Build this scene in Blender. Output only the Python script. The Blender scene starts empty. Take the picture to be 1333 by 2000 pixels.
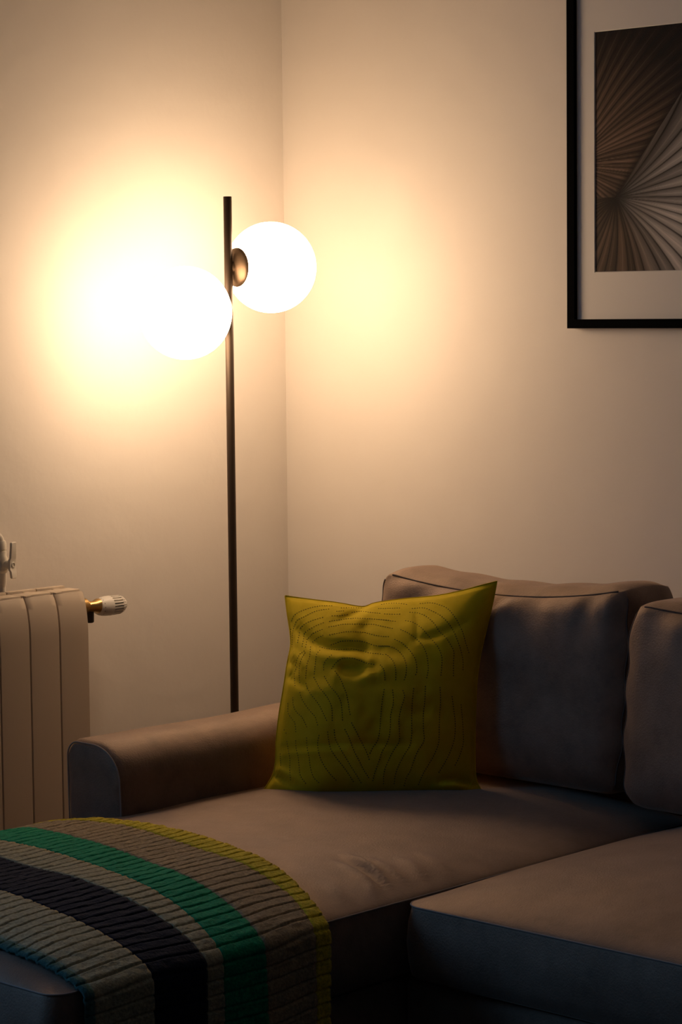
import bpy, math, random
import numpy as np
from mathutils import Vector, Matrix
from mathutils.bvhtree import BVHTree

random.seed(7); rng = np.random.default_rng(7)
S = bpy.context.scene
COL = S.collection
PI = math.pi

# ------------------------------------------------------------------ camera
cam_d = bpy.data.cameras.new('camera'); cam = bpy.data.objects.new('camera', cam_d); COL.objects.link(cam)
F = Vector((-0.68589805, 0.72278574, -0.08440757)); Rc = Vector((0.72593432, 0.68768746, -0.0102627)); Uc = Vector((-0.05062829, 0.06831351, 0.99637846))
CAM = Vector((4.031, -4.06293, 1.35))
m = Matrix((Rc, Uc, -F)).transposed().to_4x4(); m.translation = CAM
cam.matrix_world = m
cam_d.sensor_fit = 'VERTICAL'; cam_d.sensor_height = 36.0; cam_d.lens = 36.0 * 4722.0 / 2000.0
cam_d.clip_start = 0.05; cam_d.clip_end = 60
S.camera = cam

# ------------------------------------------------------------------ world, exposure
w = bpy.data.worlds.new('world'); S.world = w; w.use_nodes = True
bg = w.node_tree.nodes['Background']; bg.inputs['Color'].default_value = (0.20, 0.50, 1.0, 1); bg.inputs['Strength'].default_value = 3.1
S.view_settings.view_transform = 'Standard'; S.view_settings.look = 'None'
S.view_settings.exposure = 0.0; S.view_settings.gamma = 1.0; S.view_settings.use_curve_mapping = False
GLOBE_COLOR = (1.0, 0.685, 0.43); GLOBE_STRENGTH = 18.5

# daylight enters only through the window in wall_left; this portal just guides the sampling of the sky
pl = bpy.data.lights.new('window_portal', 'AREA'); pl.shape = 'RECTANGLE'; pl.size = 1.4; pl.size_y = 1.4
pl.cycles.is_portal = True
po = bpy.data.objects.new('window_portal', pl); COL.objects.link(po)
po.location = (-.05, -3.2, 1.6); po.rotation_euler = (0, -PI/2, 0)

# ------------------------------------------------------------------ helpers
def link_mesh(name, V, Fc, mat=None, parent=None, smooth=True, angle=None):
    me = bpy.data.meshes.new(name)
    me.from_pydata([tuple(map(float, v)) for v in V], [], [tuple(int(i) for i in f) for f in Fc])
    me.validate(); me.update()
    if mat: me.materials.append(mat)
    if smooth:
        me.polygons.foreach_set('use_smooth', [True]*len(me.polygons))
        if angle is not None:
            me.set_sharp_from_angle(angle=math.radians(angle))
    o = bpy.data.objects.new(name, me); COL.objects.link(o)
    if parent: o.parent = parent
    return o
def tag(o, label=None, cat=None, group=None, kind=None):
    if label: o['label'] = label
    if cat: o['category'] = cat
    if group: o['group'] = group
    if kind: o['kind'] = kind
    return o
def thing(name, label, cat, group=None):
    o = bpy.data.objects.new(name, None); COL.objects.link(o); o.empty_display_size = 0.1
    return tag(o, label, cat, group)
def box_vf(x0, x1, y0, y1, z0, z1, bev=0.0):
    """box, chamfered when bev > 0"""
    if bev <= 0:
        V = [(x, y, z) for x in (x0, x1) for y in (y0, y1) for z in (z0, z1)]
        return V, [(0,1,3,2),(4,6,7,5),(0,4,5,1),(2,3,7,6),(0,2,6,4),(1,5,7,3)]
    import bmesh
    bm = bmesh.new(); bmesh.ops.create_cube(bm, size=1)
    for v in bm.verts:
        v.co = Vector(((x0+x1)/2 + v.co.x*(x1-x0), (y0+y1)/2 + v.co.y*(y1-y0), (z0+z1)/2 + v.co.z*(z1-z0)))
    bmesh.ops.bevel(bm, geom=list(bm.edges), offset=bev, segments=2, profile=0.5, affect='EDGES')
    V = [v.co[:] for v in bm.verts]; bm.verts.index_update(); Fc = [[v.index for v in f.verts] for f in bm.faces]
    bm.free(); return V, Fc
def box(name, dims, mat, parent=None, bev=0.0):
    V, Fc = box_vf(*dims, bev=bev); return link_mesh(name, V, Fc, mat, parent, smooth=bev > 0, angle=35)
def join(parts):
    V, Fc = [], []
    for v, f in parts:
        n = len(V); V += list(v); Fc += [[i+n for i in q] for q in f]
    return V, Fc
def frame_axes(d):
    d = Vector(d).normalized(); a = Vector((0,0,1)) if abs(d.z) < .9 else Vector((1,0,0))
    u = d.cross(a).normalized(); return u, d.cross(u).normalized(), d
def lathe(profile, origin, axis, n=48, caps=True, mod=None):
    """profile: list of (distance along axis, radius)"""
    u, v, d = frame_axes(axis); o = Vector(origin); V, Fc = [], []
    for k, (t, r) in enumerate(profile):
        for i in range(n):
            a = 2*PI*i/n; rr = r if mod is None else mod(k, i, r)
            V.append(o + d*t + (u*math.cos(a) + v*math.sin(a))*rr)
    for k in range(len(profile)-1):
        for i in range(n):
            j = (i+1) % n; Fc.append((k*n+i, (k+1)*n+i, (k+1)*n+j, k*n+j))
    if caps:
        Fc.append(tuple(range(n))); Fc.append(tuple(reversed(range((len(profile)-1)*n, len(profile)*n))))
    return V, Fc
def tube(pts, r, n=8, closed=False):
    P = [Vector(p) for p in pts]; N = len(P); V, Fc = [], []; up = None
    for i in range(N):
        a = P[i-1] if (i > 0 or closed) else P[i]; b = P[(i+1) % N] if (i < N-1 or closed) else P[i]
        d = (b-a).normalized()
        if up is None: up = frame_axes(d)[0]
        up = (up - d*up.dot(d)).normalized(); s = d.cross(up)
        for k in range(n):
            t = 2*PI*k/n; V.append(P[i] + (up*math.cos(t) + s*math.sin(t))*r)
    for i in range(N if closed else N-1):
        j = (i+1) % N
        for k in range(n):
            l = (k+1) % n; Fc.append((i*n+k, i*n+l, j*n+l, j*n+k))
    if not closed:
        Fc.append(tuple(reversed(range(n)))); Fc.append(tuple(range((N-1)*n, N*n)))
    return V, Fc
def smooth_path(pts, step):
    """Catmull-Rom through pts, resampled at equal steps"""
    P = np.array(pts, float); Q = np.vstack([2*P[0]-P[1], P, 2*P[-1]-P[-2]]); out = []
    for i in range(1, len(Q)-2):
        for t in np.linspace(0, 1, 24, endpoint=False):
            out.append(0.5*((2*Q[i]) + (-Q[i-1]+Q[i+1])*t + (2*Q[i-1]-5*Q[i]+4*Q[i+1]-Q[i+2])*t*t + (-Q[i-1]+3*Q[i]-3*Q[i+1]+Q[i+2])*t**3))
    out.append(P[-1]); out = np.array(out)
    L = np.r_[0, np.cumsum(np.linalg.norm(np.diff(out, axis=0), axis=1))]
    n = max(2, int(round(L[-1]/step))+1); s = np.linspace(0, L[-1], n)
    return np.stack([np.interp(s, L, out[:, k]) for k in range(out.shape[1])], 1)
def vnoise(x, y, seed=0):
    """smooth value noise on arrays, range about -1..1"""
    x = np.asarray(x, float); y = np.asarray(y, float)
    xi = np.floor(x).astype(np.int64); yi = np.floor(y).astype(np.int64); fx = x-xi; fy = y-yi
    fx = fx*fx*(3-2*fx); fy = fy*fy*(3-2*fy)
    def h(a, b):
        k = np.sin(a*127.1 + b*311.7 + seed*74.7)*43758.5453; return (k-np.floor(k))*2-1
    return (h(xi,yi)*(1-fx)+h(xi+1,yi)*fx)*(1-fy) + (h(xi,yi+1)*(1-fx)+h(xi+1,yi+1)*fx)*fy

# ------------------------------------------------------------------ materials
def mat_base(name, color, rough=0.6, metallic=0.0, sheen=0.0, spec=0.5):
    mt = bpy.data.materials.new(name); mt.use_nodes = True; nt = mt.node_tree; b = nt.nodes['Principled BSDF']
    b.inputs['Base Color'].default_value = (*color, 1); b.inputs['Roughness'].default_value = rough; b.inputs['Metallic'].default_value = metallic
    b.inputs['Sheen Weight'].default_value = sheen; b.inputs['Specular IOR Level'].default_value = spec
    return mt, nt, b
def noise_color(nt, b, c1, c2, scale, detail=6, rough=0.6, stretch=(1,1,1), p0=0.35, p1=0.65):
    tc = nt.nodes.new('ShaderNodeTexCoord'); mp = nt.nodes.new('ShaderNodeMapping'); mp.inputs['Scale'].default_value = stretch
    n = nt.nodes.new('ShaderNodeTexNoise'); n.inputs['Scale'].default_value = scale; n.inputs['Detail'].default_value = detail; n.inputs['Roughness'].default_value = rough
    r = nt.nodes.new('ShaderNodeValToRGB'); r.color_ramp.elements[0].color = (*c1, 1); r.color_ramp.elements[1].color = (*c2, 1)
    r.color_ramp.elements[0].position = p0; r.color_ramp.elements[1].position = p1
    nt.links.new(tc.outputs['Object'], mp.inputs['Vector']); nt.links.new(mp.outputs[0], n.inputs['Vector'])
    nt.links.new(n.outputs['Fac'], r.inputs['Fac']); nt.links.new(r.outputs['Color'], b.inputs['Base Color'])
    return tc
def noise_bump(nt, b, scale, dist, strength=1.0, detail=4):
    tc = nt.nodes.new('ShaderNodeTexCoord'); n = nt.nodes.new('ShaderNodeTexNoise'); n.inputs['Scale'].default_value = scale; n.inputs['Detail'].default_value = detail
    bp = nt.nodes.new('ShaderNodeBump'); bp.inputs['Distance'].default_value = dist; bp.inputs['Strength'].default_value = strength
    nt.links.new(tc.outputs['Object'], n.inputs['Vector']); nt.links.new(n.outputs['Fac'], bp.inputs['Height']); nt.links.new(bp.outputs['Normal'], b.inputs['Normal'])
M = {}
def mk(key, color, rough=0.6, metallic=0.0, sheen=0.0, spec=0.5, var=None, bump=None):
    mt, nt, b = mat_base(key, color, rough, metallic, sheen, spec)
    if var: noise_color(nt, b, *var)
    if bump: noise_bump(nt, b, *bump)
    M[key] = mt; return mt
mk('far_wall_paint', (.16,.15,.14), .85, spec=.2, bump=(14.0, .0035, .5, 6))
mk('wall_paint', (.81,.76,.69), .85, spec=.2, var=((.795,.735,.665), (.815,.76,.69), 3.0), bump=(14.0, .0035, .5, 6))
mk('ceiling_paint', (.58,.55,.51), .9, spec=.2, bump=(60.0, .001, .5))
mk('baseboard_paint', (.72,.70,.66), .5)
mk('floor_wood', (.10,.06,.035), .5, var=((.06,.035,.02), (.13,.08,.045), 6.0, 8, .65, (1,12,1)), bump=(90.0, .0006))
mk('velvet', (.145,.098,.072), .64, sheen=.6, spec=.5, var=((.105,.069,.050), (.19,.130,.098), 9.0, 8, .72), bump=(300.0, .0010, .7))
_b = M['velvet'].node_tree.nodes['Principled BSDF']; _b.inputs['Sheen Roughness'].default_value = .4; _b.inputs['Sheen Tint'].default_value = (1.0, .72, .52, 1)
_nt = M['velvet'].node_tree; _n2 = _nt.nodes.new('ShaderNodeTexNoise'); _n2.inputs['Scale'].default_value = 13.0; _n2.inputs['Detail'].default_value = 9.0; _n2.inputs['Roughness'].default_value = .72
_t2 = _nt.nodes.new('ShaderNodeTexCoord'); _m2 = _nt.nodes.new('ShaderNodeMapRange'); _m2.inputs['From Min'].default_value = .3; _m2.inputs['From Max'].default_value = .7; _m2.inputs['To Min'].default_value = .32; _m2.inputs['To Max'].default_value = .72
_nt.links.new(_t2.outputs['Object'], _n2.inputs['Vector']); _nt.links.new(_n2.outputs['Fac'], _m2.inputs['Value']); _nt.links.new(_m2.outputs[0], _b.inputs['Specular IOR Level'])
_b.inputs['IOR'].default_value = 2.2; _b.inputs['Specular Tint'].default_value = (1.0, .70, .48, 1)
mk('velvet_thread', (.34,.28,.24), .9, spec=.2)
mk('velvet_dark_thread', (.12,.09,.075), .9, spec=.2)
mk('yellow_cotton', (.70,.50,.015), .85, spec=.08, var=((.66,.465,.010), (.77,.55,.020), 14.0, 6), bump=(420.0, .0005, .5))
mk('dark_stitch', (.035,.028,.01), .8)
mk('bronze', (.16,.105,.062), .42, metallic=.75)
mk('pole_bronze', (.055,.036,.022), .5, metallic=.55)
mk('black_bronze', (.030,.022,.016), .45, metallic=.5)
mk('radiator_enamel', (.60,.50,.39), .42)
mk('plastic_white', (.72,.69,.63), .4)
mk('dark_inside', (.012,.011,.010), .8)
mk('brass', (.50,.33,.13), .28, metallic=1.0)
mk('pipe_paint', (.70,.66,.58), .45)
mk('frame_black', (.005,.005,.005), .7, spec=.0)
mk('mat_board', (.80,.76,.70), .9, spec=.1, bump=(700.0, .0002))
mk('backing', (.15,.11,.08), .8)
mk('leg_black', (.02,.02,.02), .5)
mk('window_frame', (.75,.75,.73), .4)
def knit(key, c):
    c1 = tuple(x*.72 for x in c); c2 = tuple(min(1, x*1.3) for x in c)
    return mk(key, c, .95, sheen=.06, spec=.1, var=(c1, c2, 170.0, 5, .75), bump=(260.0, .0022, .8, 5))
knit('knit_yellow', (.58,.46,.03)); knit('knit_taupe', (.36,.27,.15)); knit('knit_green', (.012,.27,.12))
knit('knit_navy', (.010,.013,.024)); knit('knit_sage', (.37,.335,.205)); knit('knit_teal', (.06,.14,.12))
# opal globe: gives off the lamp's light
gm = bpy.data.materials.new('opal_glass_lit'); gm.use_nodes = True; nt = gm.node_tree; nt.nodes.remove(nt.nodes['Principled BSDF'])
em = nt.nodes.new('ShaderNodeEmission'); em.inputs['Color'].default_value = (*GLOBE_COLOR, 1); em.inputs['Strength'].default_value = GLOBE_STRENGTH
nt.links.new(em.outputs[0], nt.nodes['Material Output'].inputs['Surface']); M['opal'] = gm
# clear pane
pm = bpy.data.materials.new('clear_glass'); pm.use_nodes = True; nt = pm.node_tree; nt.nodes.remove(nt.nodes['Principled BSDF'])
tr = nt.nodes.new('ShaderNodeBsdfTransparent'); gl = nt.nodes.new('ShaderNodeBsdfGlossy'); gl.inputs['Roughness'].default_value = .02
lw = nt.nodes.new('ShaderNodeLayerWeight'); lw.inputs['Blend'].default_value = .5; pw = nt.nodes.new('ShaderNodeMath'); pw.operation = 'POWER'; pw.inputs[1].default_value = 3.8
ml = nt.nodes.new('ShaderNodeMath'); ml.operation = 'MULTIPLY_ADD'; ml.inputs[1].default_value = .22; ml.inputs[2].default_value = .012; mx = nt.nodes.new('ShaderNodeMixShader')
nt.links.new(lw.outputs['Facing'], pw.inputs[0]); nt.links.new(pw.outputs[0], ml.inputs[0]); nt.links.new(ml.outputs[0], mx.inputs[0]); nt.links.new(tr.outputs[0], mx.inputs[1]); nt.links.new(gl.outputs[0], mx.inputs[2])
nt.links.new(mx.outputs[0], nt.nodes['Material Output'].inputs['Surface']); M['pane'] = pm

# ------------------------------------------------------------------ the room
RX, RY, RZ = 6.2, -6.0, 2.75; T = .12
def struct(o): o['kind'] = 'structure'; return o
struct(box('floor', (-T, RX+T, RY-T, T, -.1, 0), M['floor_wood']))
struct(box('ceiling', (-T, RX+T, RY-T, T, RZ, RZ+.1), M['ceiling_paint']))
WY0, WY1, WZ0, WZ1 = -3.9, -2.5, .9, 2.3
V, Fc = join([box_vf(-T, 0, RY-T, WY0, 0, RZ), box_vf(-T, 0, WY1, T, 0, RZ), box_vf(-T, 0, WY0, WY1, 0, WZ0), box_vf(-T, 0, WY0, WY1, WZ1, RZ)])
struct(link_mesh('wall_left', V, Fc, M['wall_paint'], smooth=False))
struct(box('wall_back', (0, RX, 0, T, 0, RZ), M['wall_paint']))
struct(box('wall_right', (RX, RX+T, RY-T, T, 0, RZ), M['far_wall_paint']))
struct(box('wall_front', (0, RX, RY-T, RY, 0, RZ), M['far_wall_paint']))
win = bpy.data.objects.new('window_1', None); COL.objects.link(win); win['kind'] = 'structure'
mid = (WY0+WY1)/2
V, Fc = join([box_vf(-.09, -.03, WY0, WY0+.06, WZ0, WZ1), box_vf(-.09, -.03, WY1-.06, WY1, WZ0, WZ1), box_vf(-.09, -.03, WY0+.06, WY1-.06, WZ0, WZ0+.06),
              box_vf(-.09, -.03, WY0+.06, WY1-.06, WZ1-.06, WZ1), box_vf(-.09, -.03, mid-.05, mid+.05, WZ0+.06, WZ1-.06)])
link_mesh('window_frame', V, Fc, M['window_frame'], win, smooth=False)
for a, b in ((WY0+.06, mid-.05), (mid+.05, WY1-.06)):
    box('pane', (-.063, -.059, a, b, WZ0+.06, WZ1-.06), M['pane'], win)
box('window_sill', (-.03, .10, WY0-.03, WY1+.03, WZ0-.03, WZ0-.002), M['window_frame'], win, bev=.004)
struct(box('baseboard_left', (0, .014, RY, 0, 0, .075), M['baseboard_paint'], bev=.003))
struct(box('baseboard_back', (.015, RX, -.014, 0, 0, .075), M['baseboard_paint'], bev=.003))

# ------------------------------------------------------------------ corner sofa
sofa = thing('corner_sofa', 'taupe brown velvet corner sofa with chaise standing against the two cream walls', 'sofa')
CX0, CX1, CY0, CY1, CZ0, CZS, CROWN = .61, 1.46, -1.945, -.40, .268, .395, .05
def dome(u, p=3.0, q=.8): return np.clip(1-np.abs(u)**p, 0, 1)**q
def seat_slab(name, x0, x1, y0, y1, z0, zs, crown, py=3.0, corner=.03, nx=90, ny=110, extra=None, parent=sofa):
    """upholstered seat: straight sides up to a seam, domed top panel above it"""
    def spread(n):
        s = np.linspace(-1, 1, n); return np.sign(s)*(1-(1-np.abs(s))**1.7)
    us, vs = spread(nx), spread(ny); hx, hy, cx, cy = (x1-x0)/2, (y1-y0)/2, (x0+x1)/2, (y0+y1)/2
    def plan(u, v):
        qx, qy = u*hx, v*hy; ix = np.clip(qx, -(hx-corner), hx-corner); iy = np.clip(qy, -(hy-corner), hy-corner)
        dx, dy = qx-ix, qy-iy; L = np.hypot(dx, dy); mxl = np.maximum(np.abs(dx), np.abs(dy)); k = np.where(L > 1e-9, mxl/np.maximum(L, 1e-9), 1)
        return cx+ix+dx*k, cy+iy+dy*k
    U, Vv = np.meshgrid(us, vs, indexing='ij'); X, Y = plan(U, Vv)
    Z = zs + crown*dome(U)*dome(Vv, py, .8) + .0025*vnoise(X*7, Y*7, 3)*dome(U)*dome(Vv, py, .8)
    if extra is not None: Z = Z + extra(X, Y)*dome(U, 14, .8)
    P = np.stack([X, Y, Z], -1).reshape(-1, 3); Fc = []
    idx = lambda i, j: i*ny+j
    for i in range(nx-1):
        for j in range(ny-1): Fc.append((idx(i,j), idx(i+1,j), idx(i+1,j+1), idx(i,j+1)))
    ring = [(i,0) for i in range(nx)] + [(nx-1,j) for j in range(1,ny)] + [(i,ny-1) for i in range(nx-2,-1,-1)] + [(0,j) for j in range(ny-2,0,-1)]
    prev = [idx(*r) for r in ring]; rp = P[prev]; cen = np.array([cx, cy]); VV = list(P); n = len(ring)
    nr = np.roll(rp[:, :2], -1, 0)-np.roll(rp[:, :2], 1, 0); nr = np.stack([nr[:,1], -nr[:,0]], 1); nr /= np.linalg.norm(nr, axis=1)[:, None]+1e-9
    for t in (.06, .25, .5, .75, .93, 1.0):
        out = .009*math.sin(PI*t) - (.012 if t == 1.0 else 0); wob = .0015*vnoise(rp[:,0]*9+rp[:,1]*9, np.full(n, t*3), 5)
        cur = []
        for k in range(n):
            cur.append(len(VV)); VV.append((rp[k,0]+nr[k,0]*(out+wob[k]), rp[k,1]+nr[k,1]*(out+wob[k]), zs-(zs-z0)*t))
        for k in range(n):
            l = (k+1) % n; Fc.append((prev[l], prev[k], cur[k], cur[l]))
        prev = cur
    Fc.append(tuple(prev))
    o = link_mesh(name, VV, Fc, M['velvet'], parent)
    pts = [(rp[k,0]+nr[k,0]*.001, rp[k,1]+nr[k,1]*.001, rp[k,2]-.001) for k in range(n)]
    V2, F2 = tube(pts, .0016, 6, closed=True); link_mesh('seam', V2, F2, M['velvet_thread'], o)
    return o
def crease(X, Y, pts, amp, width):
    """ridge along a polyline in plan"""
    P = smooth_path(pts, .01); D = np.full(X.shape, 1e9); Tt = np.zeros(X.shape)
    for k, p in enumerate(P):
        d = np.hypot(X-p[0], Y-p[1]); b = d < D; D = np.where(b, d, D); Tt = np.where(b, k/(len(P)-1), Tt)
    return amp*np.exp(-(D/width)**2)*np.sin(PI*np.clip(Tt, .02, .98))
def chaise_extra(X, Y):
    e = crease(X, Y, [(1.27,-1.165),(1.297,-1.17),(1.345,-1.181),(1.393,-1.196),(1.44,-1.215)], .011, .009) - crease(X, Y, [(1.28,-1.19),(1.345,-1.202),(1.43,-1.23)], .006, .010)
    e = e + crease(X, Y, [(1.30,-1.205),(1.351,-1.218),(1.389,-1.229),(1.41,-1.238),(1.451,-1.268)], .008, .010)
    e = e + crease(X, Y, [(1.31,-1.145),(1.353,-1.155),(1.40,-1.166),(1.44,-1.180)], .007, .009) + crease(X, Y, [(1.34,-1.10),(1.39,-1.112),(1.44,-1.13)], .006, .011)
    e = e + crease(X, Y, [(1.34,-1.05),(1.40,-1.06),(1.45,-1.075)], .004, .012) + crease(X, Y, [(1.36,-1.30),(1.41,-1.315),(1.45,-1.335)], .004, .010)
    return e
seat_slab('chaise_seat', CX0, CX1, CY0, CY1, CZ0, CZS, CROWN, py=14.0, nx=170, ny=330, extra=chaise_extra)
seat_slab('seat', 1.466, 2.36, -1.225, CY1, CZ0, .392, .062, py=3.2, corner=.035)
box('chaise_base', (CX0+.012, CX1-.014, CY0+.02, -.22, .065, CZ0-.002), M['velvet'], sofa, bev=.012)
box('seat_base', (CX1-.010, 2.36, -1.205, -.22, .065, CZ0-.002), M['velvet'], sofa, bev=.012)
# low back frame behind the loose cushions
box('backrest', (.61, 2.52, -.340, -.16, .26, .68), M['velvet'], sofa, bev=.035)
def arm_section(ox, flip=False):
    """(x, z) outline of the armrest, outer edge crisp, inner edge well rounded"""
    wdt, top, bot, ro, ri = .150, .562, .10, .030, .078; P = [(0, bot)]
    for a in np.linspace(PI, PI/2, 9): P.append((ro+ro*math.cos(a), top-ro+ro*math.sin(a)))
    for a in np.linspace(PI/2, 0, 17): P.append((wdt-ri+ri*math.cos(a), top-ri*.86-.0+ri*.86*math.sin(a)-.0))
    P.append((wdt+.004, top-.13)); P.append((wdt, bot))
    D = [P[0]]
    for q in P[1:]:
        L = math.dist(D[-1], q); n = max(1, int(L/.03))
        for k in range(1, n+1): D.append((D[-1][0]+(q[0]-D[-1][0])/(n-k+1), D[-1][1]+(q[1]-D[-1][1])/(n-k+1)))
    return [((ox-x) if flip else (ox+x), z) for x, z in D]
def armrest(name, ox, flip):
    sec = np.array(arm_section(ox, flip)); n = len(sec); cen = np.array([sec[:,0].mean(), .36])
    ys = [-1.209, -1.2085, -1.207, -1.204, -1.198, -1.188] + list(np.linspace(-1.16, -.24, 40)); ins = [.99, .6, .25, .012, .004, .001] + [0]*40
    V, Fc = [], []
    for y, i_ in zip(ys, ins):
        d = cen-sec; L = np.linalg.norm(d, axis=1)[:, None]; q = sec+(d*i_ if i_ > .1 else d/L*i_)
        wob = .0022*vnoise(np.full(n, y*6), sec[:,1]*8, 11) - .004*math.exp(-((y+.9)/.25)**2)*(sec[:,1] > .5)
        V += [(q[k,0], y, q[k,1]+wob[k]*(i_ == 0)) for k in range(n)]
    for r in range(len(ys)-1):
        for k in range(n):
            l = (k+1) % n; Fc.append((r*n+k, r*n+l, (r+1)*n+l, (r+1)*n+k))
    Fc.append(tuple(range(n))); Fc.append(tuple(reversed(range((len(ys)-1)*n, len(ys)*n))))
    if not flip: Fc = [tuple(reversed(f)) for f in Fc]
    o = link_mesh(name, V, Fc, M['velvet'], sofa)
    d = cen-sec; L = np.linalg.norm(d, axis=1)[:, None]; q = sec+d/L*.006
    V2, F2 = tube([(q[k,0], -1.2035, q[k,1]) for k in range(n)], .0016, 6); link_mesh('seam', V2, F2, M['velvet_thread'], o)
    return o
armrest('armrest', .61, False); armrest('armrest', 2.52, True)
for x, y in ((.68,-.32), (.68,-1.86), (1.40,-1.86), (2.44,-.32), (2.44,-1.13), (1.52,-.32)):
    V, Fc = lathe([(0,.016),(.004,.018),(.07,.025)], (x, y, 0), (0,0,1), 20); link_mesh('leg', V, Fc, M['leg_black'], sofa, angle=40)

# ------------------------------------------------------------------ loose back cushions
def back_cushion(label, x0, x1, lean, y0=-.562, zbase=.446, h=.384, thick=.165, sag=.02, lift=(0,0), seed=1):
    root = thing('back_cushion', label, 'cushion', 'loose back cushions of the sofa')
    wd = x1-x0; hx, hy, hz = wd/2, thick/2, h/2; r = .045
    def ax(hl, n, rr):
        k = 9; e = np.linspace(0, rr, k); mid_ = np.linspace(-hl+rr, hl-rr, n)[1:-1]; return np.r_[-hl+e, mid_, hl-e[::-1]]
    A, B, D = ax(hx, 74, r), ax(hy, 6, r), ax(hz, 48, r)
    pts, faces, look = [], [], {}
    def vid(p):
        k = tuple(np.round(p, 6))
        if k not in look: look[k] = len(pts); pts.append(p)
        return look[k]
    def patch(a, b, fn, flip):
        for i in range(len(a)-1):
            for j in range(len(b)-1):
                q = [vid(fn(a[i], b[j])), vid(fn(a[i+1], b[j])), vid(fn(a[i+1], b[j+1])), vid(fn(a[i], b[j+1]))]
                faces.append(q[::-1] if flip else q)
    patch(A, D, lambda x, z: (x, -hy, z), False); patch(A, D, lambda x, z: (x, hy, z), True)
    patch(A, B, lambda x, y: (x, y, hz), False); patch(A, B, lambda x, y: (x, y, -hz), True)
    patch(B, D, lambda y, z: (-hx, y, z), True); patch(B, D, lambda y, z: (hx, y, z), False)
    def shape(Q):
        Q = np.array(Q, float); hs = np.array([hx, hy, hz]); I = np.clip(Q, -(hs-r), hs-r); d = Q-I
        L = np.linalg.norm(d, axis=1)[:, None]; mxl = np.abs(d).max(1)[:, None]; P = I+np.where(L > 1e-9, d*(.35+.65*mxl/np.maximum(L, 1e-9)), 0)
        u, v, t = Q[:,0]/hx, Q[:,1]/hy, Q[:,2]/hz
        front = np.clip(-v, 0, 1); full = dome(u, 3, .7)*dome(t, 3, .7)
        y = P[:,1] - front*.028*full + np.clip(v, 0, 1)*.012*full
        y = y - front*.010*dome(u, 4, .8)*np.exp(-((t+.6)/.4)**2)
        z = P[:,2] - sag*dome(u, 2, 1)*np.clip(t, -1, 1)*(t > 0) + np.where(t > 0, t, 0)*(lift[0]*np.clip(-u, 0, 1)**2 + lift[1]*np.clip(u, 0, 1)**2)
        z = z + .012*dome(v, 2, 1)*np.clip(t, 0, 1)**6*dome(u, 4, .7)
        x = P[:,0] + np.sign(u)*.012*np.abs(u)**6*dome(t, 2.5, .8) - np.sign(u)*.016*np.abs(u)**5*np.abs(t)**5*.3
        # puckers hanging from the top seam, soft hollows lower down
        dt = np.clip(1-t, 0, 3)*hz; ph = 62*Q[:,0] + 2.0*vnoise(Q[:,0]*16, t*1.5, seed) + 60*dt*.25
        y = y + front*(.0055*np.sin(ph)*np.exp(-dt/.055)*(1-np.exp(-dt/.012)) + .006*vnoise(Q[:,0]*6, Q[:,2]*6, seed+4)*full + .0025*vnoise(Q[:,0]*15+Q[:,2]*9, Q[:,2]*9, seed+9)*full)
        z = z + .0016*np.sin(48*Q[:,0]+seed)*np.clip(t, 0, 1)**8*dome(v, 2, .6)
        du = np.clip(1-np.abs(u), 0, 2)*hx
        x = x + np.sign(u)*.003*np.sin(70*Q[:,2]+seed)*np.exp(-du/.03)*front
        c, s_ = math.cos(lean), math.sin(lean); yy = y*c+(z+hz)*s_; zz = -y*s_*.25+(z+hz)*c
        return np.stack([x+(x0+x1)/2, yy+y0+hy, zz+zbase], 1)
    o = link_mesh('cover', shape(pts), faces, M['velvet'], root)
    off = r*.30
    ed = [(x, -hy+off, hz-off) for x in A]; base = shape([(x, -hy, hz) for x in A])
    V2, F2 = tube(base[3:-3], .0018, 6); link_mesh('seam', V2, F2, M['velvet_dark_thread'], o)
    for sx, sl in ((-hx, slice(3, -3)), (hx, slice(3, -3))):
        V2, F2 = tube(shape([(sx, -hy, z) for z in D])[sl], .0016, 6); link_mesh('seam', V2, F2, M['velvet_dark_thread'], o)
    return root
back_cushion('brown velvet back cushion in the corner, half hidden behind the yellow pillow', .777, 1.390, .10, sag=.024, lift=(.0, .008), seed=2)
back_cushion('brown velvet back cushion at the right edge of the picture, overlapping its neighbour', 1.420, 2.33, .08, y0=-.585, zbase=.437, h=.380, sag=.02, seed=6)

# ------------------------------------------------------------------ yellow pillow with running stitches
pil = thing('throw_pillow', 'mustard yellow square pillow with dark dotted stitching leaning in the sofa corner', 'pillow')
pr = np.array([.72542516, .68830105, 0]); pb = np.array([-.1665151, .17549623, .97029573]); pn = np.array([.66785557, -.70387693, .2419219]); pO = np.array([.9855, -.7665, .430])
def ab(p):   # pattern units (about a millimetre) to metres in the pillow's own plane
    p = np.asarray(p, float); x = p[..., 0]-740; y = 1550-p[..., 1]
    return np.stack([9.768e-4*x+1.2e-5*y+.0059, -1.0e-5*x+9.78e-4*y+.0054], -1)
c_top = smooth_path(ab([(553,1165),(580,1169),(620,1174),(660,1179),(700,1186),(716,1186),(735,1179),(790,1171),(850,1165),(900,1155),(940,1144),(971,1136)]), .004)
c_bot = smooth_path(ab([(512,1551),(560,1553),(640,1553),(740,1552),(840,1550),(900,1551),(941,1548)]), .004)
c_lef = smooth_path(ab([(512,1551),(532,1520),(539,1490),(540,1450),(545,1400),(553,1350),(560,1300),(566,1265),(564,1235),(558,1200),(553,1165)]), .004)
c_rig = smooth_path(ab([(941,1548),(928,1520),(926,1470),(927,1400),(931,1330),(938,1280),(950,1230),(962,1180),(971,1136)]), .004)
def samp(c, t):
    L = np.r_[0, np.cumsum(np.linalg.norm(np.diff(c, axis=0), axis=1))]; L /= L[-1]
    return np.stack([np.interp(t, L, c[:,0]), np.interp(t, L, c[:,1])], -1)
NP = 150
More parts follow.
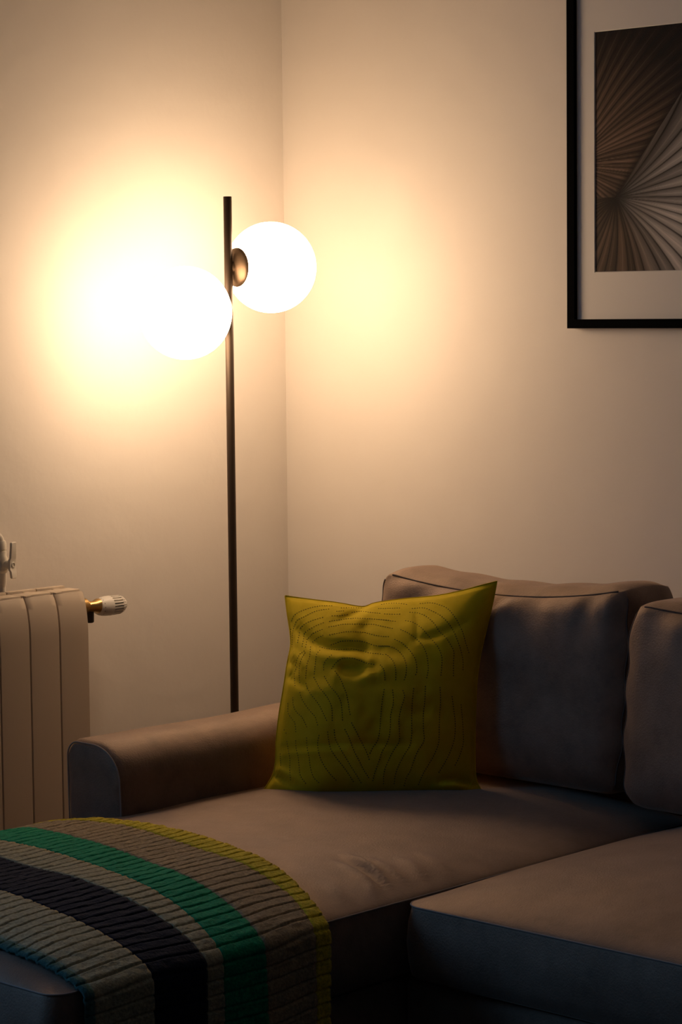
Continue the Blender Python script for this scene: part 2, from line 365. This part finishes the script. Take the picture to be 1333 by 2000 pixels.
g = np.linspace(0, 1, NP); g = .5-.5*np.cos(PI*(.12+.76*g))/math.cos(PI*.12)
U, Vv = np.meshgrid(g, g, indexing='ij')
bt, tp, lf, rt = samp(c_bot, U), samp(c_top, U), samp(c_lef, Vv), samp(c_rig, Vv)
u_, v_ = U[..., None], Vv[..., None]; c00, c10, c01, c11 = c_bot[0], c_bot[-1], c_top[0], c_top[-1]
AB = (1-v_)*bt + v_*tp + (1-u_)*lf + u_*rt - ((1-u_)*(1-v_)*c00 + u_*(1-v_)*c10 + (1-u_)*v_*c01 + u_*v_*c11)
su, sv = 2*U-1, 2*Vv-1
full = np.clip(1-np.abs(su)**2.4, 0, 1)**.62*np.clip(1-np.abs(sv)**2.4, 0, 1)**.62
def fold(pts, amp, width, sharp=1.0):
    P = smooth_path(ab(pts), .006); D = np.full(U.shape, 1e9); Tt = np.zeros(U.shape)
    for k, p in enumerate(P):
        d = np.hypot(AB[...,0]-p[0], AB[...,1]-p[1]); b = d < D; D = np.where(b, d, D); Tt = np.where(b, k/max(1, len(P)-1), Tt)
    return 1.35*amp*np.exp(-(D/width)**(2*sharp))*np.sin(PI*np.clip(Tt, .06, .94))**.6
H = .075*full
# the upper part is knocked back: the top third lies flatter and catches the lamp, with creases where the filling folds
H += fold([(566,1222),(590,1242),(612,1262),(640,1272),(690,1276),(740,1282)], -.012, .012)
H += fold([(585,1262),(620,1283),(660,1292),(720,1300)], .007, .014)
H += fold([(655,1305),(690,1316),(725,1312)], -.009, .013) + fold([(660,1325),(700,1333),(740,1326)], .006, .014)
H += fold([(812,1190),(814,1220),(812,1258)], -.0035, .006) + fold([(812,1256),(840,1252),(870,1240),(905,1222)], -.006, .008)
H += fold([(716,1184),(700,1200),(670,1215),(650,1222)], -.006, .008) + fold([(720,1184),(715,1210),(690,1230)], .005, .010)
H += fold([(560,1290),(575,1305),(570,1330)], -.008, .008) + fold([(563,1270),(585,1295),(600,1320)], .005, .009) + fold([(556,1320),(580,1335),(600,1352)], -.006, .008)
H += fold([(545,1470),(580,1462),(630,1458),(700,1456),(800,1458)], -.0045, .008) + fold([(545,1478),(600,1474),(660,1470)], .004, .009)
H += fold([(535,1512),(550,1520),(570,1532)], -.010, .008) + fold([(530,1505),(556,1512),(590,1530)], .007, .009)
H += fold([(860,1525),(890,1522),(925,1535)], -.007, .008) + fold([(850,1535),(885,1533),(915,1541)], .006, .008)
H += fold([(690,1350),(760,1340),(830,1345)], -.004, .016) + fold([(780,1400),(840,1395),(900,1405)], -.003, .016)
H += .0045*vnoise(AB[...,0]*22, AB[...,1]*22, 21)*full + .0024*vnoise(AB[...,0]*55, AB[...,1]*45, 22)*full
edge = np.minimum(np.minimum(U, 1-U), np.minimum(Vv, 1-Vv))*2
sm = lambda t: np.clip(t, 0, 1)**2*(3-2*np.clip(t, 0, 1))
BK = -.115*np.clip((Vv-.52)/.48, 0, 1)**1.3*(1-sm((U-.45)/.5)) - .045*np.clip((.26-U)/.26, 0, 1)**1.4   # the free top-left side falls back over the armrest
H *= np.clip(edge/.05, 0, 1)**.5; Hb = .050*full
AB[..., 1] -= BK*.13   # falling back also lifts the free edge
def to3(AB_, h): return pO + AB_[..., 0:1]*pr + AB_[..., 1:2]*pb + h[..., None]*pn
PF = to3(AB, H+BK).reshape(-1, 3); PB = to3(AB, BK-Hb).reshape(-1, 3)
PF[:, 2] = np.maximum(PF[:, 2], .4365); PB[:, 2] = np.maximum(PB[:, 2], .4365)
idx = lambda i, j: i*NP+j
FF = [(idx(i,j), idx(i+1,j), idx(i+1,j+1), idx(i,j+1)) for i in range(NP-1) for j in range(NP-1)]
n0 = NP*NP; bmap = {}
VV = list(PF)
for i in range(NP):
    for j in range(NP):
        if i in (0, NP-1) or j in (0, NP-1): bmap[idx(i,j)] = idx(i,j)
        else: bmap[idx(i,j)] = len(VV); VV.append(PB[idx(i,j)])
FB = [tuple(bmap[k] for k in reversed(f)) for f in FF]
cover = link_mesh('cover', VV, FF+FB, M['yellow_cotton'], pil)
ringp = [idx(i,0) for i in range(NP)] + [idx(NP-1,j) for j in range(1,NP)] + [idx(i,NP-1) for i in range(NP-2,-1,-1)] + [idx(0,j) for j in range(NP-2,0,-1)]
V2, F2 = tube([PF[k] for k in ringp[::2]], .0013, 6, closed=True); link_mesh('edge_seam', V2, F2, M['yellow_cotton'], pil)
bvh = BVHTree.FromPolygons([Vector(p) for p in PF], FF)
R1 = ((500,1130), [
 [(340,410),(355,370),(400,330),(480,298),(570,272),(650,262),(750,262)], [(375,450),(400,408),(480,370),(570,325),(650,305),(720,298)],
 [(435,490),(480,450),(550,418),(660,385)], [(490,535),(540,500),(600,470),(670,443)], [(520,595),(560,555),(610,530),(660,512)], [(565,635),(610,600),(670,572)],
 [(850,285),(950,282),(1050,282)], [(805,322),(870,318)], [(960,330),(1050,320),(1150,335),(1240,345)], [(760,370),(830,368),(910,355)],
 [(735,428),(830,412),(920,400),(1020,397),(1130,402),(1230,410),(1330,420)], [(730,485),(800,475),(870,460),(970,458),(1080,458),(1180,462),(1250,478),(1365,505)],
 [(740,568),(820,552),(900,538),(1000,538),(1090,545),(1170,568),(1260,585),(1325,588)], [(755,668),(800,655),(850,635),(930,630),(1030,632),(1100,645),(1170,672),(1240,685),(1325,685)],
 [(640,690),(700,705),(800,720),(900,715),(980,715),(1060,730),(1130,752),(1220,762),(1270,770)], [(685,920),(685,870),(710,820),(760,775)],
 [(765,910),(790,870),(830,830),(880,808),(960,805),(1030,825),(1110,855),(1180,868)], [(1245,875),(1270,905),(1285,950),(1290,1020)],
 [(332,500),(332,575),(334,650)], [(365,470),(352,560),(350,680)], [(425,540),(410,640)], [(475,550),(460,680)], [(505,610),(495,690)],
 [(480,730),(440,760),(410,820),(395,870)], [(490,750),(460,800),(440,870),(435,960),(445,1045)], [(545,690),(540,790),(515,860),(508,940),(505,1000)],
 [(640,725),(610,770),(600,850),(590,960)], [(410,890),(385,960),(395,1075)]])
R2 = ((740,1120), [
 [(30,300),(100,290),(190,290),(280,305)], [(0,345),(100,345),(210,343)], [(60,403),(140,407),(210,407)], [(0,462),(80,472),(165,482)],
 [(420,300),(520,295),(600,315),(680,355),(740,425),(790,510),(830,600),(855,690),(890,800)], [(340,350),(450,347),(530,380),(620,435),(690,510),(740,590),(780,690),(810,780),(830,880),(830,970)],
 [(315,390),(400,400),(480,440),(550,510),(600,590),(660,650),(710,730),(740,800),(735,900),(735,1030)], [(270,478),(340,495),(420,550),(480,620),(540,690),(590,760),(620,850),(618,940),(610,1025)],
 [(220,570),(290,605),(360,655),(420,715),(460,790),(480,880),(485,970),(470,1050)], [(160,670),(230,705),(300,775),(350,850),(370,920),(372,990),(362,1020)],
 [(10,735),(80,735),(150,755),(210,800),(250,860),(270,940),(265,1020),(250,1070)], [(70,820),(110,850),(150,910),(165,990),(165,1070)]])
R3 = ((490,1340), [
 [(425,120),(435,200),(470,265),(520,310),(550,360),(570,405)], [(375,180),(380,270),(420,330),(450,370),(460,455)], [(500,70),(515,120),(550,180),(600,245),(650,300),(670,350),(680,385)],
 [(560,-20),(575,20),(610,85),(660,145),(700,200),(740,280),(770,340)], [(640,-80),(690,10),(740,70),(790,140),(820,220),(825,340)], [(745,-90),(800,5),(860,70),(905,150),(920,240),(925,335)],
 [(850,-140),(900,-70),(930,0),(960,70),(980,160),(990,230),(1000,280)], [(340,440),(360,470)], [(370,555),(385,640),(400,720),(400,830),(410,930)],
 [(460,545),(465,620),(485,700),(495,800),(510,890),(560,960)], [(570,515),(575,600),(595,700),(610,810),(640,900),(690,950)], [(695,490),(680,560),(690,650),(720,740),(790,850),(860,925)],
 [(780,455),(790,540),(810,620),(860,700),(930,790),(980,860),(1030,940)], [(845,435),(855,520),(900,610),(960,710),(1020,810),(1070,890),(1105,950)],
 [(950,430),(990,510),(1030,620),(1080,720),(1130,820),(1180,900)], [(1015,365),(1060,450),(1110,550),(1160,650),(1185,720)],
 [(1333,40),(1310,180),(1300,300),(1290,430),(1270,530),(1220,610),(1195,660)], [(300,680),(305,790)]])
R4 = ((740,1340), [
 [(135,45),(140,170),(115,290),(110,430),(85,550),(30,650),(0,740),(-40,850),(-60,930)], [(235,50),(250,110),(215,230),(195,340),(200,450),(195,550),(140,640),(90,740),(50,850),(45,960)],
 [(340,30),(325,180),(320,330),(320,480),(300,590),(240,690),(190,790),(160,880),(150,960)], [(455,10),(450,150),(435,280),(435,420),(440,540),(380,640),(340,740),(310,830),(270,900),(250,980)],
 [(600,20),(605,150),(595,300),(590,450),(585,560),(550,660),(490,770),(430,870),(390,970)], [(720,110),(735,230),(750,370),(740,530),(700,650),(650,750),(590,850)],
 [(810,190),(820,300),(830,450),(830,570),(790,700),(750,780)]])
OV = Vector(pn)
for (ox, oy), rows in (R1, R2, R3, R4):
    for row in rows:
        P = smooth_path(ab([(ox+x/5.127, oy+y/5.127) for x, y in row]), .0046); V, Fc = [], []; hits = []
        for p in P:
            q = Vector(pO+p[0]*pr+p[1]*pb); d = Vector((-.67024, .72511, -.15807)); loc, nor, _, _ = bvh.ray_cast(q-d*.25, d, .4)
            if loc is not None: hits.append((loc, nor if nor.dot(OV) > 0 else -nor))
        for k, (loc, nor) in enumerate(hits):
            a = hits[max(0, k-1)][0]; b = hits[min(len(hits)-1, k+1)][0]
            if (b-a).length < 1e-5: continue
            d = (b-a).normalized(); s = nor.cross(d).normalized(); n = len(V); c = loc+nor*.0002
            V += [c-d*.0016, c+d*.0016, c-s*.0011, c+s*.0011, c+nor*.0009, c-nor*.0004]
            Fc += [[n+i for i in f] for f in ((0,2,4),(2,1,4),(1,3,4),(3,0,4),(2,0,5),(1,2,5),(3,1,5),(0,3,5))]
        if V: link_mesh('stitch_row', V, Fc, M['dark_stitch'], cover)

# ------------------------------------------------------------------ striped ribbed throw over the chaise
throw = thing('throw_blanket', 'ribbed knit throw striped yellow, taupe, green and navy draped across the chaise', 'blanket')
def chz(x): u = (x-(CX0+CX1)/2)/((CX1-CX0)/2); return CZS+CROWN*dome(u)
xs = np.linspace(CX0, CX1, 700); prof = [(x, float(z)) for x, z in zip(xs, chz(xs))]
prof = [(CX0-.012, z) for z in np.linspace(.18, CZS-.006, 60)] + prof + [(CX1+.012+.02*((CZS-z)/.35)**2, z) for z in np.linspace(CZS-.006, .06, 90)]
prof = np.array(prof); L = np.r_[0, np.cumsum(np.linalg.norm(np.diff(prof, axis=0), axis=1))]
NS = 1150; ss = np.linspace(0, L[-1], NS); px, pz = np.interp(ss, L, prof[:,0]), np.interp(ss, L, prof[:,1])
k = np.ones(9)/9
for _ in range(2):
    px = np.convolve(np.pad(px, 4, 'edge'), k, 'valid'); pz = np.convolve(np.pad(pz, 4, 'edge'), k, 'valid')
tx, tz = np.gradient(px), np.gradient(pz); ln = np.hypot(tx, tz); nx_, nz_ = -tz/ln, tx/ln
d_ = np.clip(px, .62, 1.475)-1
far_ = -1.280-.065*d_-.451*d_**2
bounds = [-1.280-.065*d_-.451*d_**2, np.minimum(-1.330-.170*d_-.06*d_**2, far_-.034), -1.446-.175*d_-.112*d_**2, -1.536-.126*d_-.195*d_**2, -1.618-.072*d_-.094*d_**2, -1.746-.071*d_, -1.890+0*d_, -1.906+0*d_]
names = [('yellow_stripe','knit_yellow'), ('taupe_stripe','knit_taupe'), ('green_stripe','knit_green'), ('taupe_stripe','knit_sage'), ('navy_stripe','knit_navy'), ('sage_stripe','knit_sage'), ('hem','knit_teal')]
pitch = .0225; ph = (ss % pitch)/pitch; dg = np.minimum(ph, 1-ph)*pitch
for b in range(7):
    na = max(3, int(abs(float((bounds[b]-bounds[b+1]).mean()))/.006)); V = np.zeros((NS, na, 3))
    for j in range(na):
        f = j/(na-1); y = bounds[b]*(1-f)+bounds[b+1]*f
        jit = .0022*vnoise(ss*60, np.full(NS, b+.3), 31)*((j == 0) if b == 0 else 0)
        dgj = np.abs(((ss + .004*vnoise(y*9, ss*2, 33) + pitch/2) % pitch) - pitch/2)
        rel = .0075 + .0032*(1-np.exp(-(dgj/.0018)**2)) + .0012*vnoise(ss*120, y*90, 30) + .003*vnoise(ss*8, y*8, 35)
        drop = np.clip((CZS-pz)/.3, 0, 1)*(px > 1.2)
        fall = CROWN*dome((px-(CX0+CX1)/2)/((CX1-CX0)/2))*(1-dome((y-(CY0+CY1)/2)/((CY1-CY0)/2), 14.0, .8))*((px > CX0) & (px < CX1))
        V[:, j, 0] = px+nx_*rel+drop*.010*np.sin(y*16+1.0); V[:, j, 1] = y+jit; V[:, j, 2] = pz+nz_*rel-fall
    Fq = [(i*na+j, i*na+j+1, (i+1)*na+j+1, (i+1)*na+j) for i in range(NS-1) for j in range(na-1)]
    o = link_mesh(names[b][0], V.reshape(-1, 3), Fq, M[names[b][1]], throw)
    sm = o.modifiers.new('thickness', 'SOLIDIFY'); sm.thickness = .005; sm.offset = -1 if o.data.polygons[len(Fq)//2].normal.z > 0 else 1

# ------------------------------------------------------------------ floor lamp
lamp = thing('floor_lamp', 'slim dark bronze floor lamp with two glowing white globes in the corner', 'lamp')
LX, LY = .28, -.4527
V, Fc = lathe([(0,.135),(.004,.14),(.016,.14),(.020,.136),(.022,.02),(.030,.014)], (LX, LY, 0), (0,0,1), 64); link_mesh('base', V, Fc, M['black_bronze'], lamp, angle=40)
V, Fc = lathe([(.024,.009),(1.5870,.009),(1.5880,.0084),(1.5880,.0070)], (LX, LY, 0), (0,0,1), 32); link_mesh('pole', V, Fc, M['pole_bronze'], lamp, angle=40)
ang = math.radians(7); gd = Vector((math.sin(ang), math.cos(ang), 0)); GR, GO = .0985, .1155
for sgn, z in ((1, 1.4375), (-1, 1.3412)):
    c = Vector((LX, LY, z))+gd*GO*sgn; prof_ = [(-GR*math.cos(t), GR*math.sin(t)) for t in np.linspace(.03, PI-.03, 40)]
    V, Fc = lathe(prof_, c, gd*sgn, 64); link_mesh('globe', V, Fc, M['opal'], lamp)
    V, Fc = lathe([(.004,.008),(.010,.011),(.0125,.026),(.0165,.037),(.0205,.0415),(.0225,.0420),(.0225,.0395),(.0175,.020),(.017,.006)], Vector((LX, LY, z)), gd*sgn, 56)
    link_mesh('globe_holder', V, Fc, M['bronze'], lamp, angle=50)

# ------------------------------------------------------------------ picture on the back wall
pic = thing('framed_picture', 'black framed print of pleated palm leaves hanging above the sofa', 'picture')
FX0, FX1, FZ0, FZ1, FB_, FY = .8625, 1.392, 1.3005, 2.032, .0190, -.0255
def bar(a, b, c, d, y0, y1):
    """mitred bar from its four corners in x, z"""
    V = [(p[0], y, p[1]) for y in (y0, y1) for p in (a, b, c, d)]
    return V, [(0,1,2,3),(7,6,5,4),(0,4,5,1),(1,5,6,2),(2,6,7,3),(3,7,4,0)]
ix0, ix1, iz0, iz1 = FX0+FB_, FX1-FB_, FZ0+FB_, FZ1-FB_
for q in (((FX0,FZ0),(ix0,iz0),(ix0,iz1),(FX0,FZ1)), ((FX0,FZ0),(FX1,FZ0),(ix1,iz0),(ix0,iz0)), ((FX1,FZ0),(FX1,FZ1),(ix1,iz1),(ix1,iz0)), ((FX0,FZ1),(ix0,iz1),(ix1,iz1),(FX1,FZ1))):
    V, Fc = bar(*q, FY, -.003); o = link_mesh('frame_bar', V, Fc, M['frame_black'], pic, smooth=False)
PX0, PX1, PZ0, PZ1 = .9285, 1.326, 1.4180, 1.9120
def ring_board(name, o_, i_, y0, y1, bev, mat):
    (ox0, ox1, oz0, oz1), (a0, a1, b0, b1) = o_, i_
    V = [(ox0,y0,oz0),(ox1,y0,oz0),(ox1,y0,oz1),(ox0,y0,oz1),(a0-bev,y0,b0-bev),(a1+bev,y0,b0-bev),(a1+bev,y0,b1+bev),(a0-bev,y0,b1+bev),(a0,y1,b0),(a1,y1,b0),(a1,y1,b1),(a0,y1,b1)]
    Fc = [(i, (i+1) % 4, 4+(i+1) % 4, 4+i) for i in range(4)] + [(4+i, 4+(i+1) % 4, 8+(i+1) % 4, 8+i) for i in range(4)]
    return link_mesh(name, V, Fc, mat, pic, smooth=False)
ring_board('mat_board', (ix0, ix1, iz0, iz1), (PX0, PX1, PZ0, PZ1), -.0150, -.0132, .0016, M['mat_board'])
box('backing_board', (ix0, ix1, -.0110, -.0035, iz0, iz1), M['backing'], pic)
box('glass_pane', (ix0, ix1, -.0178, -.0162, iz0, iz1), M['pane'], pic)
# the print itself: two pleated palm fans, worked out point by point as colour on a flat sheet
nu, nv = 330, 410
gu, gv = np.meshgrid(np.linspace(PX0-.002, PX1+.002, nu), np.linspace(PZ0-.002, PZ1+.002, nv), indexing='ij')
Up = (gu-PX0)/.222*171; Vp = (1.912-gv)/.494*469
def pleats(th, n, seed, ridge_w=.05):
    t = th*n + .30*vnoise(th*n*.6, th*0, seed); f = t-np.floor(t); i = np.floor(t)
    tone = .55+.75*((np.sin(i*12.9898+seed)*43758.5453) % 1)
    fold_ = np.where(f < .55, .35+1.1*f, 1.0-.9*(f-.55))          # one flank of each pleat light, the other dark
    gap = 1-.92*np.exp(-(np.minimum(f, 1-f)/.06)**2); ridge = np.exp(-((f-.56)/ridge_w)**2)
    return tone*fold_*gap, ridge
x1, y1_ = Up+50, Vp-256; r1 = np.hypot(x1, y1_); t1 = np.arctan2(y1_, x1)
a1, k1 = pleats(t1 + .0005*r1*np.sin(t1), 11.5, 3, .035)
grain1 = 1+.30*vnoise(t1*260, r1*.06, 8)
fade = np.clip(1.45-np.clip(r1-70, 0, 400)/190 - .30*np.clip(-y1_/200, 0, 1), .10, 1.2)
base1 = np.stack([.125*a1, .078*a1, .052*a1], -1)*grain1[..., None]*fade[..., None] + (k1*np.clip(1.15-r1/300, .12, 1))[..., None]*np.array([.105, .078, .058])
x2, y2 = Up-40, Vp-324; r2 = np.hypot(x2, y2); t2 = np.arctan2(y2, x2)
a2, k2 = pleats(t2 - .0008*r2*np.sin(t2), 7.6, 6, .04); grain2 = 1+.16*vnoise(t2*190, r2*.05, 9)
lit = np.clip(.08+r2/100*np.clip(np.cos(t2*.95-.10), 0, 1)**1.3, .06, 1.25)
g2 = np.stack([.44*a2*lit, .405*a2*lit, .375*a2*lit], -1); brn = np.stack([.115*a2, .074*a2, .048*a2], -1)*np.clip(r2/70, .2, 1)[..., None]
wgt = np.clip((np.cos(t2-.05)-.30)/.55, 0, 1)[..., None]
base2 = (g2*wgt+brn*(1-wgt))*grain2[..., None] + (k2*np.clip(r2/110, 0, 1))[..., None]*np.array([.070, .058, .048])*(.6+.4*wgt)
edge2 = -.99; m2 = ((t2 > edge2) & (t2 < PI*.5)) | ((t2 >= PI*.5) & (y2 > 0)) | ((x2 < 0) & (y2 > 6))
colr = np.where(m2[..., None], base2, base1)
dk = np.exp(-(np.clip(t2-edge2, -9, 0)*r2/9)**2)*(t2 < edge2)*(x2 > 0); colr *= (1-.75*dk)[..., None]; colr *= np.clip(.25+r2/45, 0, 1)[..., None]
colr = np.clip(colr, .004, 1)
idp = lambda i, j: i*nv+j
I, J = np.meshgrid(np.arange(nu-1), np.arange(nv-1), indexing='ij'); I = I.ravel(); J = J.ravel()
quads = np.stack([I*nv+J, (I+1)*nv+J, (I+1)*nv+J+1, I*nv+J+1], 1)
me = bpy.data.meshes.new('print'); me.vertices.add(nu*nv); me.vertices.foreach_set('co', np.stack([gu, np.full_like(gu, -.0120), gv], -1).ravel())
me.loops.add(quads.size); me.loops.foreach_set('vertex_index', quads.ravel().astype(np.int32)); me.polygons.add(len(quads))
me.polygons.foreach_set('loop_start', np.arange(0, quads.size, 4, dtype=np.int32)); me.update(calc_edges=True); me.validate()
ca = me.color_attributes.new('ink', 'FLOAT_COLOR', 'POINT'); ca.data.foreach_set('color', np.concatenate([colr, np.ones((nu, nv, 1))], -1).ravel())
mt, nt, bs = mat_base('print_ink', (.1,.1,.1), .7, spec=.2); at = nt.nodes.new('ShaderNodeAttribute'); at.attribute_name = 'ink'; nt.links.new(at.outputs['Color'], bs.inputs['Base Color'])
me.materials.append(mt); po_ = bpy.data.objects.new('print', me); COL.objects.link(po_); po_.parent = pic

# ------------------------------------------------------------------ radiator
rad = thing('radiator', 'cream enamelled sectional radiator mounted on the left wall', 'radiator')
RXF, RTOP, RBOT = .130, .758, .125
def radiator_section(ya, yb):
    """one column: curved front plate, middle and rear fins, water tube"""
    n = 6; P = [(RXF-.004, RBOT)] + [(RXF, z) for z in np.linspace(RBOT+.03, .66, 10)]
    for t in np.linspace(.08, 1, 14): P.append((RXF-.014*t**2.2-.004*t**8, .66+.098*t-.0*t))
    P = [(x, z-.004*min(1, max(0, (z-.70)/.05))) for x, z in P]; P.append((RXF-.0175, RTOP-.0045))
    inner = [(x-.0035, z-.002) for x, z in P[:-3]]+[(RXF-.0185, RTOP-.009)]
    outl = P+inner[::-1]; V, Fc = [], []; yc, hw = (ya+yb)/2, (yb-ya)/2
    for k, f in enumerate((-1, -.97, -.6, 0, .6, .97, 1)):
        dx = -.0016*(abs(f) > .99) - .0006*(abs(f) > .9)
        V += [(x+dx, yc+f*hw, z) for x, z in outl]
    m_ = len(outl)
    for k in range(6):
        for i in range(m_):
            j = (i+1) % m_; Fc.append((k*m_+i, k*m_+j, (k+1)*m_+j, (k+1)*m_+i))
    Fc.append(tuple(range(m_))[::-1]); Fc.append(tuple(range(6*m_, 7*m_)))
    return [tuple(reversed(f)) for f in Fc], V
for i in range(9):
    yb = -.7350-i*.0800 + (-.0 if i else 0); ya = yb-.0800+.0022
    if i == 0: ya = -.8150+.0022
    Fc, V = radiator_section(ya, yb); sec = link_mesh('section', V, Fc, M['radiator_enamel'], rad, angle=50)
    yc = (ya+yb)/2
    V, Fc = box_vf(.066, .1035, ya, yb, RBOT+.02, RTOP-.0002, .0015); link_mesh('middle_fin', V, Fc, M['radiator_enamel'], sec, angle=40)
    V, Fc = box_vf(.040, .055, ya, yb, RBOT+.02, RTOP+.0035, .002); link_mesh('rear_fin', V, Fc, M['radiator_enamel'], sec, angle=40)
    V, Fc = box_vf(.050, RXF-.008, yc-.012, yc+.012, RBOT+.03, .655); link_mesh('web', V, Fc, M['radiator_enamel'], sec, smooth=False)
    for bx in ((.100, RXF-.018, ya+.004, ya+.022, RTOP-.02, RTOP-.0012), (.054, .068, ya+.040, ya+.056, RTOP-.02, RTOP-.0004)): box('bridge', bx, M['radiator_enamel'], sec)
for z in (.25, .66):
    box('wall_bracket', (0.0005, .052, -1.2, -1.17, z-.012, z+.012), M['radiator_enamel'], rad, bev=.003)
# thermostatic valve: brass body and white ribbed head
hx_, hz_ = .080, .7105
V, Fc = lathe([(-.730,.012),(-.716,.012),(-.716,.0165),(-.702,.0165),(-.702,.0105),(-.694,.0105)], (hx_, 0, hz_+.006), (0,1,0), 6 if False else 24); 
vb = link_mesh('valve_body', V, Fc, M['brass'], rad, angle=30)
V, Fc = lathe([(-.697,.0095),(-.690,.0125),(-.678,.0125),(-.668,.0165),(-.660,.0165)], (hx_, 0, hz_+.002), (0,1,0), 24); link_mesh('valve_neck', V, Fc, M['brass'], vb, angle=30)
V, Fc = lathe([(0,.0085),(.034,.0085),(.036,.006)], (hx_, -.688, hz_+.004), (0,0,-1), 24); link_mesh('valve_tail', V, Fc, M['black_bronze'], vb, angle=30)
hp = [(0,.0145),(.002,.0168),(.006,.0186),(.014,.0205),(.024,.0215),(.034,.0218),(.0345,.0218),(.060,.0205),(.0605,.0205),(.066,.0190),(.070,.0172),(.0725,.0150),(.0735,.0130)]
NH = 20*8
def head_mod(k, i, r):
    s = (i % 8) < 3
    if 6 <= k <= 7 and s: return r-.0095
    if 8 <= k <= 10: return r-.0006 if s else r+.0004
    return r
V, Fc = lathe(hp, (hx_, -.6685, hz_-.000), (0,1,0), NH, mod=head_mod); hd = link_mesh('thermostat_head', V, Fc, M['plastic_white'], rad, angle=35)
V, Fc = lathe([(0,.0128),(.003,.0128),(.0042,.0118),(.0042,.004)], (hx_, -.5955, hz_), (0,1,0), 40); link_mesh('end_cap', V, Fc, M['plastic_white'], hd, angle=35)
for i in range(14):
    a = 2*PI*i/14; V, Fc = lathe([(0,.0011),(.0012,.0011)], (hx_+math.cos(a)*.0182, -.6595, hz_+math.sin(a)*.0182), (math.cos(a), 0, math.sin(a)), 8)
    link_mesh('index_dot', V, Fc, M['dark_inside'], hd, angle=35)

# ------------------------------------------------------------------ heating pipe with shut-off valve
pipe = thing('heating_pipe', 'painted heating pipe with butterfly shut-off valve rising behind the radiator', 'pipe')
QX, QY = .028, -.886
pts = [(QX, QY, .05)]+[(QX, QY, z) for z in np.linspace(.2, .862, 8)] + [(QX, QY-.022*(1-math.cos(t)), .862+.022*math.sin(t)) for t in np.linspace(.2, PI/2, 7)] + [(QX, QY-.06, .884), (QX, QY-.5, .884)]
V, Fc = tube(pts, .0085, 20); link_mesh('pipe_run', V, Fc, M['pipe_paint'], pipe, angle=50)
V, Fc = lathe([(.772,.0095),(.782,.0115),(.800,.0115),(.806,.0150),(.830,.0150),(.836,.0118),(.846,.0118),(.8465,.0104),(.850,.0104),(.8505,.0122),(.862,.0122),(.868,.0105)], (QX, QY, 0), (0,0,1), 28); vb2 = link_mesh('valve_body', V, Fc, M['pipe_paint'], pipe, angle=30)
V, Fc = lathe([(0,.0095),(.020,.0085),(.028,.0085)], (QX, QY, .8185), (1,.25,0), 24); link_mesh('valve_stem', V, Fc, M['pipe_paint'], vb2, angle=30)
ld = Vector((1,.25,0)).normalized(); lo = Vector((QX, QY, .8185))+ld*.026; ls = Vector((-ld.y, ld.x, 0))
def lever_part(zs, wid, thk):
    V, Fc = [], []
    for z, w_, o_ in zip(zs, wid, thk):
        for a, b in ((-1,0),(1,0),(1,1),(-1,1)): V.append(lo+ls*(a*w_)+ld*(o_+b*.0055)+Vector((0,0,z)))
    for k_ in range(len(zs)-1):
        for i in range(4):
            j = (i+1) % 4; Fc.append((k_*4+i, k_*4+j, (k_+1)*4+j, (k_+1)*4+i))
    Fc.append((3,2,1,0)); n_ = (len(zs)-1)*4; Fc.append((n_,n_+1,n_+2,n_+3)); return V, Fc
V, Fc = lever_part((-.029,-.026,-.014,-.010,.010,.014,.040,.046,.048), (.0065,.0085,.0095,.0110,.0110,.0095,.0090,.0085,.0065), (.003,.003,.002,0,0,.002,.004,.004,.004))
lev = link_mesh('lever', V, Fc, M['pipe_paint'], pipe, angle=30)
bv = lev.modifiers.new('bevel', 'BEVEL'); bv.width = .0015; bv.segments = 2
V, Fc = lathe([(0,.0062),(.0068,.0060),(.0074,.0052),(.0074,.0040),(.0030,.0038)], lo, ld, 24); link_mesh('lever_hub', V, Fc, M['pipe_paint'], lev, angle=30)
V, Fc = lathe([(0,.0038),(.0040,.0038)], lo, ld, 16); link_mesh('lever_screw', V, Fc, M['dark_inside'], lev, angle=30)
